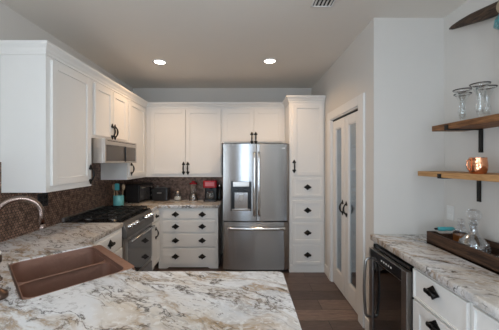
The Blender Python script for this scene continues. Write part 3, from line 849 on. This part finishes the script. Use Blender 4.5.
# ------------------------------------------------------------------ tray with decanters
TZ = .9052
t = thing('wooden_tray', 'long dark wooden box tray on the bar worktop', 'tray', (1.375, 1.965, TZ), R(0))
TW, TL = .262, .88
b = MB(); b.box(0, TW, -TL, 0, 0, .014); b.build('bottom', M['tray'], t)
box(0, .018, -TL, 0, .0, .090).build('side_board', M['tray'], t, bevel=.002)
box(TW - .018, TW, -TL, 0, .0, .090).build('side_board', M['tray'], t, bevel=.002)
for y in (-.018, -TL):
    pl = [(.018, .0), (TW - .018, 0), (TW - .018, .09), (TW - .05, .09), (TW - .075, .072), (.095, .072), (.065, .09), (.018, .09)]
    MB().prism(pl, y, y + .018, 'y').build('end_board', M['tray'], t)
# cut crystal decanter
t = thing('decanter', 'clear cut-crystal decanter with faceted stopper standing in the tray', 'decanter', (1.50, 1.70, TZ + .0142))
pr = [(.066, 0), (.075, .008), (.079, .028), (.076, .054), (.066, .083), (.048, .108), (.028, .128), (.021, .15), (.022, .185), (.031, .200), (.031, .204), (.019, .204), (.018, .16), (.021, .130), (.044, .106), (.062, .082), (.072, .052), (.074, .028), (.06, .010)]
db = MB().lathe(pr, (0, 0, 0), 24).build('bottle', M['crystal'], t)
b = MB()
for r in range(3):
    for i in range(12):
        a = 2 * PI * (i + .5 * (r % 2)) / 12; z = .022 + r * .024; rr2 = (.0785, .0775, .0715)[r]
        b.ball((rr2 * math.cos(a), rr2 * math.sin(a), z), .008, .008, .012, 6, 4)
b.sm = [False] * len(b.sm); b.build('cut_pattern', M['crystal'], db)
b = MB(); b.lathe([(.016, .19), (.017, .206), (.014, .214), (.034, .226), (.043, .244), (.043, .264), (.033, .282), (.016, .290)], (0, 0, 0), 10); b.sm = [False] * len(b.sm)
b.build('stopper', M['crystal'], t)
t = thing('decanter', 'small amber whisky decanter behind the crystal decanter in the tray', 'decanter', (1.545, 1.855, TZ + .0142))
b = MB(); b.prism(rrect(-.038, .038, -.038, .038, .010), 0, .105); b.loft([[(*p, .105) for p in rrect(-.038, .038, -.038, .038, .010)], [(*p, .120) for p in rrect(-.022, .022, -.022, .022, .01)], [(*p, .150) for p in rrect(-.018, .018, -.018, .018, .01)]])
b.build('bottle', M['crystal'], t)
MB().prism(rrect(-.035, .035, -.035, .035, .009), .006, .078).build('whisky', M['amber'], t)
b = MB(); b.lathe([(.012, .148), (.012, .156), (.024, .166), (.026, .182), (.016, .194)], (0, 0, 0), 8); b.sm = [False] * len(b.sm); b.build('stopper', M['crystal'], t)
# turquoise handled opener lying across the end of the tray
t = thing('bottle_opener', 'turquoise-handled bottle opener lying across the far end of the tray', 'bottle opener', (1.52, 1.956, TZ + .0905))
MB().lathe([(.007, -.072), (.015, -.060), (.017, -.03), (.0145, .0), (.016, .03), (.013, .052), (.008, .058)], n=16, mat=Matrix.Translation((.0, 0, .018)) @ Matrix.Rotation(R(90), 4, 'Y')).build('handle', M['teal2'], t)
MB().lathe([(.003, -.092), (.008, -.086), (.009, -.070)], n=12, mat=Matrix.Translation((.0, 0, .018)) @ Matrix.Rotation(R(90), 4, 'Y')).build('end_cap', M['iron'], t)
b = MB(); b.box(.055, .10, -.006, .006, .015, .021); b.build('shank', M['silver'], t)
# tumbler by the decanter
t = thing('jigger', 'small silver jigger lying in the tray beside the crystal decanter', 'jigger', (1.515, 1.545, TZ + .0142))
MB().lathe([(.021, -.045), (.019, -.045), (.009, .0), (.010, .0), (.021, .042), (.023, .042), (.012, .0), (.012, -.002)], n=18, mat=Matrix.Translation((0, 0, .0235)) @ Matrix.Rotation(R(90), 4, 'Y')).build('cup', M['silver'], t)

# ------------------------------------------------------------------ steer skull on the right wall
t = thing('steer_skull', 'turquoise mosaic steer skull with dark horns hung high on the right wall', 'wall decoration', (1.60, 1.470, 2.0))
loops = []
for z, wy, wx in ((-.0, .055, .035), (.06, .075, .05), (.16, .085, .06), (.28, .11, .065), (.35, .165, .065), (.39, .212, .062), (.43, .205, .062), (.48, .135, .06), (.54, .11, .05), (.565, .06, .03)):
    loops.append([(.02 + wx * math.cos(2 * PI * i / 24), wy * math.sin(2 * PI * i / 24), z) for i in range(24)])
MB().loft(loops).build('skull', M['mosaic'], t)
for sg in (1, -1):
    pts = [(.02, sg * .09, .485), (.015, sg * .16, .500), (.012, sg * .23, .512), (.010, sg * .30, .526), (.012, sg * .38, .545), (.016, sg * .47, .562), (.02, sg * .55, .575), (.022, sg * .585, .581)]
    MB().tube(pts, [.043, .043, .042, .040, .035, .027, .017, .006], 16).build('horn', M['horn'], t)
    MB().tube([(.02, sg * .08, .483), (.016, sg * .115, .491), (.014, sg * .150, .498)], [.047, .048, .046], 16).build('horn_wrap', M['bone'], t)

# ------------------------------------------------------------------ small goods on the back counter
t = thing('utensil_crock', 'teal ceramic utensil crock beside the range', 'crock', (-1.705, 3.452, TOP + .0002))
MB().lathe([(.060, 0), (.066, .006), (.066, .160), (.063, .164), (.060, .160), (.058, .012)], (0, 0, 0), 26).build('pot', M['teal'], t)
def utensil(name, lab, ox, oy, ax, ay, tip, mat):
    u = thing(name, lab, 'utensil', (-1.705 + ox, 3.452 + oy, TOP + .0125), 0, 'utensils in the teal crock')
    d = Vector((ax, ay, 1)).normalized()
    MB().tube([d * .006, d * .12, d * .23], .005, 8).build('handle', M['utwood'] if mat is not M['black'] else M['black'], u)
    if tip == 'spatula':
        q = d.to_track_quat('Z', 'Y').to_matrix().to_4x4(); MB().prism(rrect(-.030, .030, .222, .315, .018), -.004, .004, 'y', mat=q).build('blade', mat, u, bevel=.002)
    else:
        c = d * .265; MB().ball(tuple(c), .024, .010, .040, 14, 8).build('bowl', mat, u)
utensil('spatula', 'turquoise spatula standing upright in the teal crock', .0, -.034, .0, -.03, 'spatula', M['teal2'])
utensil('spoon', 'pale wooden spoon leaning left in the teal crock', -.034, 0, -.12, -.0, 'spoon', M['utwood'])
utensil('spoon', 'pale wooden spoon leaning right in the teal crock', .034, 0, .12, .0, 'spoon', M['utwood'])
utensil('spatula', 'black spatula behind the turquoise one in the teal crock', .0, .034, .02, .03, 'spatula', M['black'])
# toaster oven along the left wall in the corner
t = thing('toaster_oven', 'black boxy toaster oven in the dark corner behind the teal crock', 'toaster oven', (-1.575, 3.80, TOP + .0002), R(80))
b = MB(); b.box(0, .38, 0, .22, .015, .275)
for x in (.03, .35):
    for y in (.03, .19): b.box(x - .012, x + .012, y - .012, y + .012, 0, .016)
b.build('body', M['black'], t, bevel=.012)
box(.02, .285, -.010, 0, .045, .25).build('door', M['oven_glass'], t, bevel=.003)
b = MB(); b.tube([(.03, -.03, .225), (.275, -.03, .225)], .007, 8); b.box(.04, .05, -.03, -.005, .22, .23); b.box(.255, .265, -.03, -.005, .22, .23); b.build('handle', M['steel_dark'], t)
for z in (.08, .15, .215): MB().lathe([(.016, 0), (.014, .016)], n=14, mat=Matrix.Translation((.335, 0, z)) @ Matrix.Rotation(R(90), 4, 'X')).build('knob', M['steel_dark'], t)
# toaster
t = thing('toaster', 'black two-slot toaster between the toaster oven and the glass jar', 'toaster', (-1.345, 4.09, TOP + .0002))
b = MB(); b.prism(rrect(-.13, .13, -.085, .085, .03), .012, .205); b.prism(rrect(-.12, .12, -.078, .078, .03), 0, .014); b.build('body', M['black'], t, bevel=.012)
b = MB(); b.box(-.10, .10, -.045, -.015, .2035, .207); b.box(-.10, .10, .015, .045, .2035, .207); b.build('slot', M['steel_dark'], t)
box(-.035, .035, -.098, -.082, .12, .14).build('lever', M['steel_dark'], t, bevel=.003)
MB().lathe([(.014, .206), (.010, .214), (.017, .226), (.013, .236)], (-.055, 0, 0), 12).build('top_knob', M['steel_dark'], t)
# glass jar
t = thing('glass_jar', 'squat clear glass jar with pale contents on the back counter', 'jar', (-1.08, 4.08, TOP + .0002))
MB().lathe([(.050, 0), (.058, .01), (.060, .07), (.050, .105), (.040, .115), (.040, .125), (.037, .125), (.037, .113), (.056, .07), (.053, .012)], (0, 0, 0), 22).build('jar', M['glass'], t)
MB().lathe([(.045, .012), (.053, .02), (.054, .06), (.03, .066)], (0, 0, 0), 18).build('contents', M['pale'], t)
MB().lathe([(.042, .125), (.044, .128), (.044, .142), (.02, .148), (.010, .16)], (0, 0, 0), 18).build('lid', M['steel_dark'], t)
# blender
t = thing('blender', 'small blender with red lid and silver base left of the coffee maker', 'blender', (-.835, 4.09, TOP + .0002))
MB().lathe([(.065, 0), (.068, .01), (.055, .09), (.048, .105)], (0, 0, 0), 20).build('base', M['steel_dark'], t)
MB().lathe([(.045, .105), (.050, .12), (.060, .26), (.056, .26), (.046, .12)], (0, 0, 0), 20).build('jug', M['glass'], t)
MB().lathe([(.061, .26), (.062, .275), (.03, .285), (.026, .305), (.018, .31)], (0, 0, 0), 20).build('lid', M['red'], t)
MB().lathe([(.020, 0), (.018, .012)], n=12, mat=Matrix.Translation((0, -.058, .05)) @ Matrix.Rotation(R(90), 4, 'X')).build('dial', M['silver'], t)
# red coffee maker
t = thing('coffee_maker', 'red-topped black single-cup coffee maker beside the refrigerator', 'coffee maker', (-.555, 4.07, TOP + .0002))
b = MB(); b.prism(rrect(-.10, .10, -.12, .13, .025), 0, .03); b.prism(rrect(-.10, .10, .02, .13, .025), .03, .22); b.build('body', M['black'], t, bevel=.004)
b = MB(); b.prism(rrect(-.105, .105, -.13, .135, .03), .212, .325); b.build('head', M['red'], t, bevel=.012)
MB().prism(rrect(-.07, .07, -.134, -.126, .003), .245, .30).build('front_highlight', M['red_highlight'], t)  # pale red patch standing in for the pink highlight on the head
MB().lathe([(.028, .188), (.034, .213)], (0, -.06, 0), 16).build('nozzle', M['black'], t)
b = MB(); b.lathe([(.055, .03), (.062, .05), (.060, .13), (.045, .155), (.042, .155), (.056, .13), (.058, .05)], (0, -.055, 0), 20); b.build('carafe', M['glass'], t)
b = MB(); b.tube([(.0, -.115, .14), (.0, -.145, .13), (.0, -.145, .07), (.0, -.115, .055)], .007, 8); b.build('carafe_handle', M['steel'], t)
t = thing('canister', 'slim dark canister squeezed between coffee maker and refrigerator', 'canister', (-.418, 4.09, TOP + .0002))
MB().lathe([(.028, 0), (.031, .005), (.031, .22)], (0, 0, 0), 18).build('can', M['black'], t)
MB().lathe([(.033, .22), (.033, .255), (.012, .262)], (0, 0, 0), 18).build('lid', M['steel'], t)

# ------------------------------------------------------------------ outlets
t = thing('outlet', 'black outlet plate on the copper penny-tile backsplash', 'outlet', (XL + .012, 2.37, 1.172), R(90))
box(-.062, .062, -.006, 0, -.062, .062).build('plate', M['black'], t, bevel=.002)
b = MB()
for x in (-.028, .028):
    for z in (-.024, .024): b.box(x - .015, x + .015, -.009, -.005, z - .014, z + .014)
b.build('socket', M['enamel'], t)
t = thing('outlet', 'white outlet plate on the wall above the bar near the corner', 'outlet', (XR, 2.13, 1.10), R(-90))
box(-.036, .036, -.006, 0, -.058, .058).build('plate', M['trim'], t, bevel=.002)
b = MB()
for z in (-.024, .024): b.box(-.016, .016, -.008, -.005, z - .014, z + .014)
b.build('socket', M['pale'], t)

# ------------------------------------------------------------------ ceiling lights and vent
def downlight(x, y, lab):
    t = thing('recessed_light', lab, 'ceiling light', (x, y, CEIL), 0, 'recessed ceiling lights')
    b = MB(); b.lathe([(.088, 0), (.088, -.004), (.068, -.008), (.064, -.002)], (0, 0, 0), 28, cap=False); b.build('trim_ring', M['trim'], t)
    MB().lathe([(.066, -.003), (.055, -.0055), (.02, -.007)], (0, 0, 0), 28).build('lens', M['lamp'], t)
    l = bpy.data.lights.new('lamp', 'AREA'); l.shape = 'DISK'; l.size = .12; l.energy = LAMP_POWER; l.color = LAMP_COLOR; l.spread = R(140)
    o = bpy.data.objects.new('lamp', l); COL.objects.link(o); o.parent = t; o.location = (0, 0, -.02)
downlight(-1.06, 3.17, 'lit round recessed ceiling light on the left, above the range')
downlight(.29, 3.14, 'lit round recessed ceiling light on the right, before the refrigerator')
t = thing('ceiling_vent', 'white ceiling air vent with dark slots at the top of the photo', 'vent', (.595, 1.875, CEIL))
b = MB(); X0, Y0 = .085, .165
b.box(-X0, X0, -Y0, -Y0 + .012, -.008, 0); b.box(-X0, X0, Y0 - .012, Y0, -.008, 0); b.box(-X0, -X0 + .012, -Y0, Y0, -.008, 0); b.box(X0 - .012, X0, -Y0, Y0, -.008, 0)
b.build('frame', M['trim'], t, bevel=.002)
box(-X0 + .012, X0 - .012, -Y0 + .012, Y0 - .012, -.002, 0).build('backing', M['dark_gap'], t)
for i in range(5):
    x = -.058 + i * .029
    MB().prism([(x - .009, -.007), (x - .006, -.007), (x + .009, -.002), (x + .006, -.002)], -Y0 + .012, Y0 - .012, 'y').build('slat', M['trim'], t)
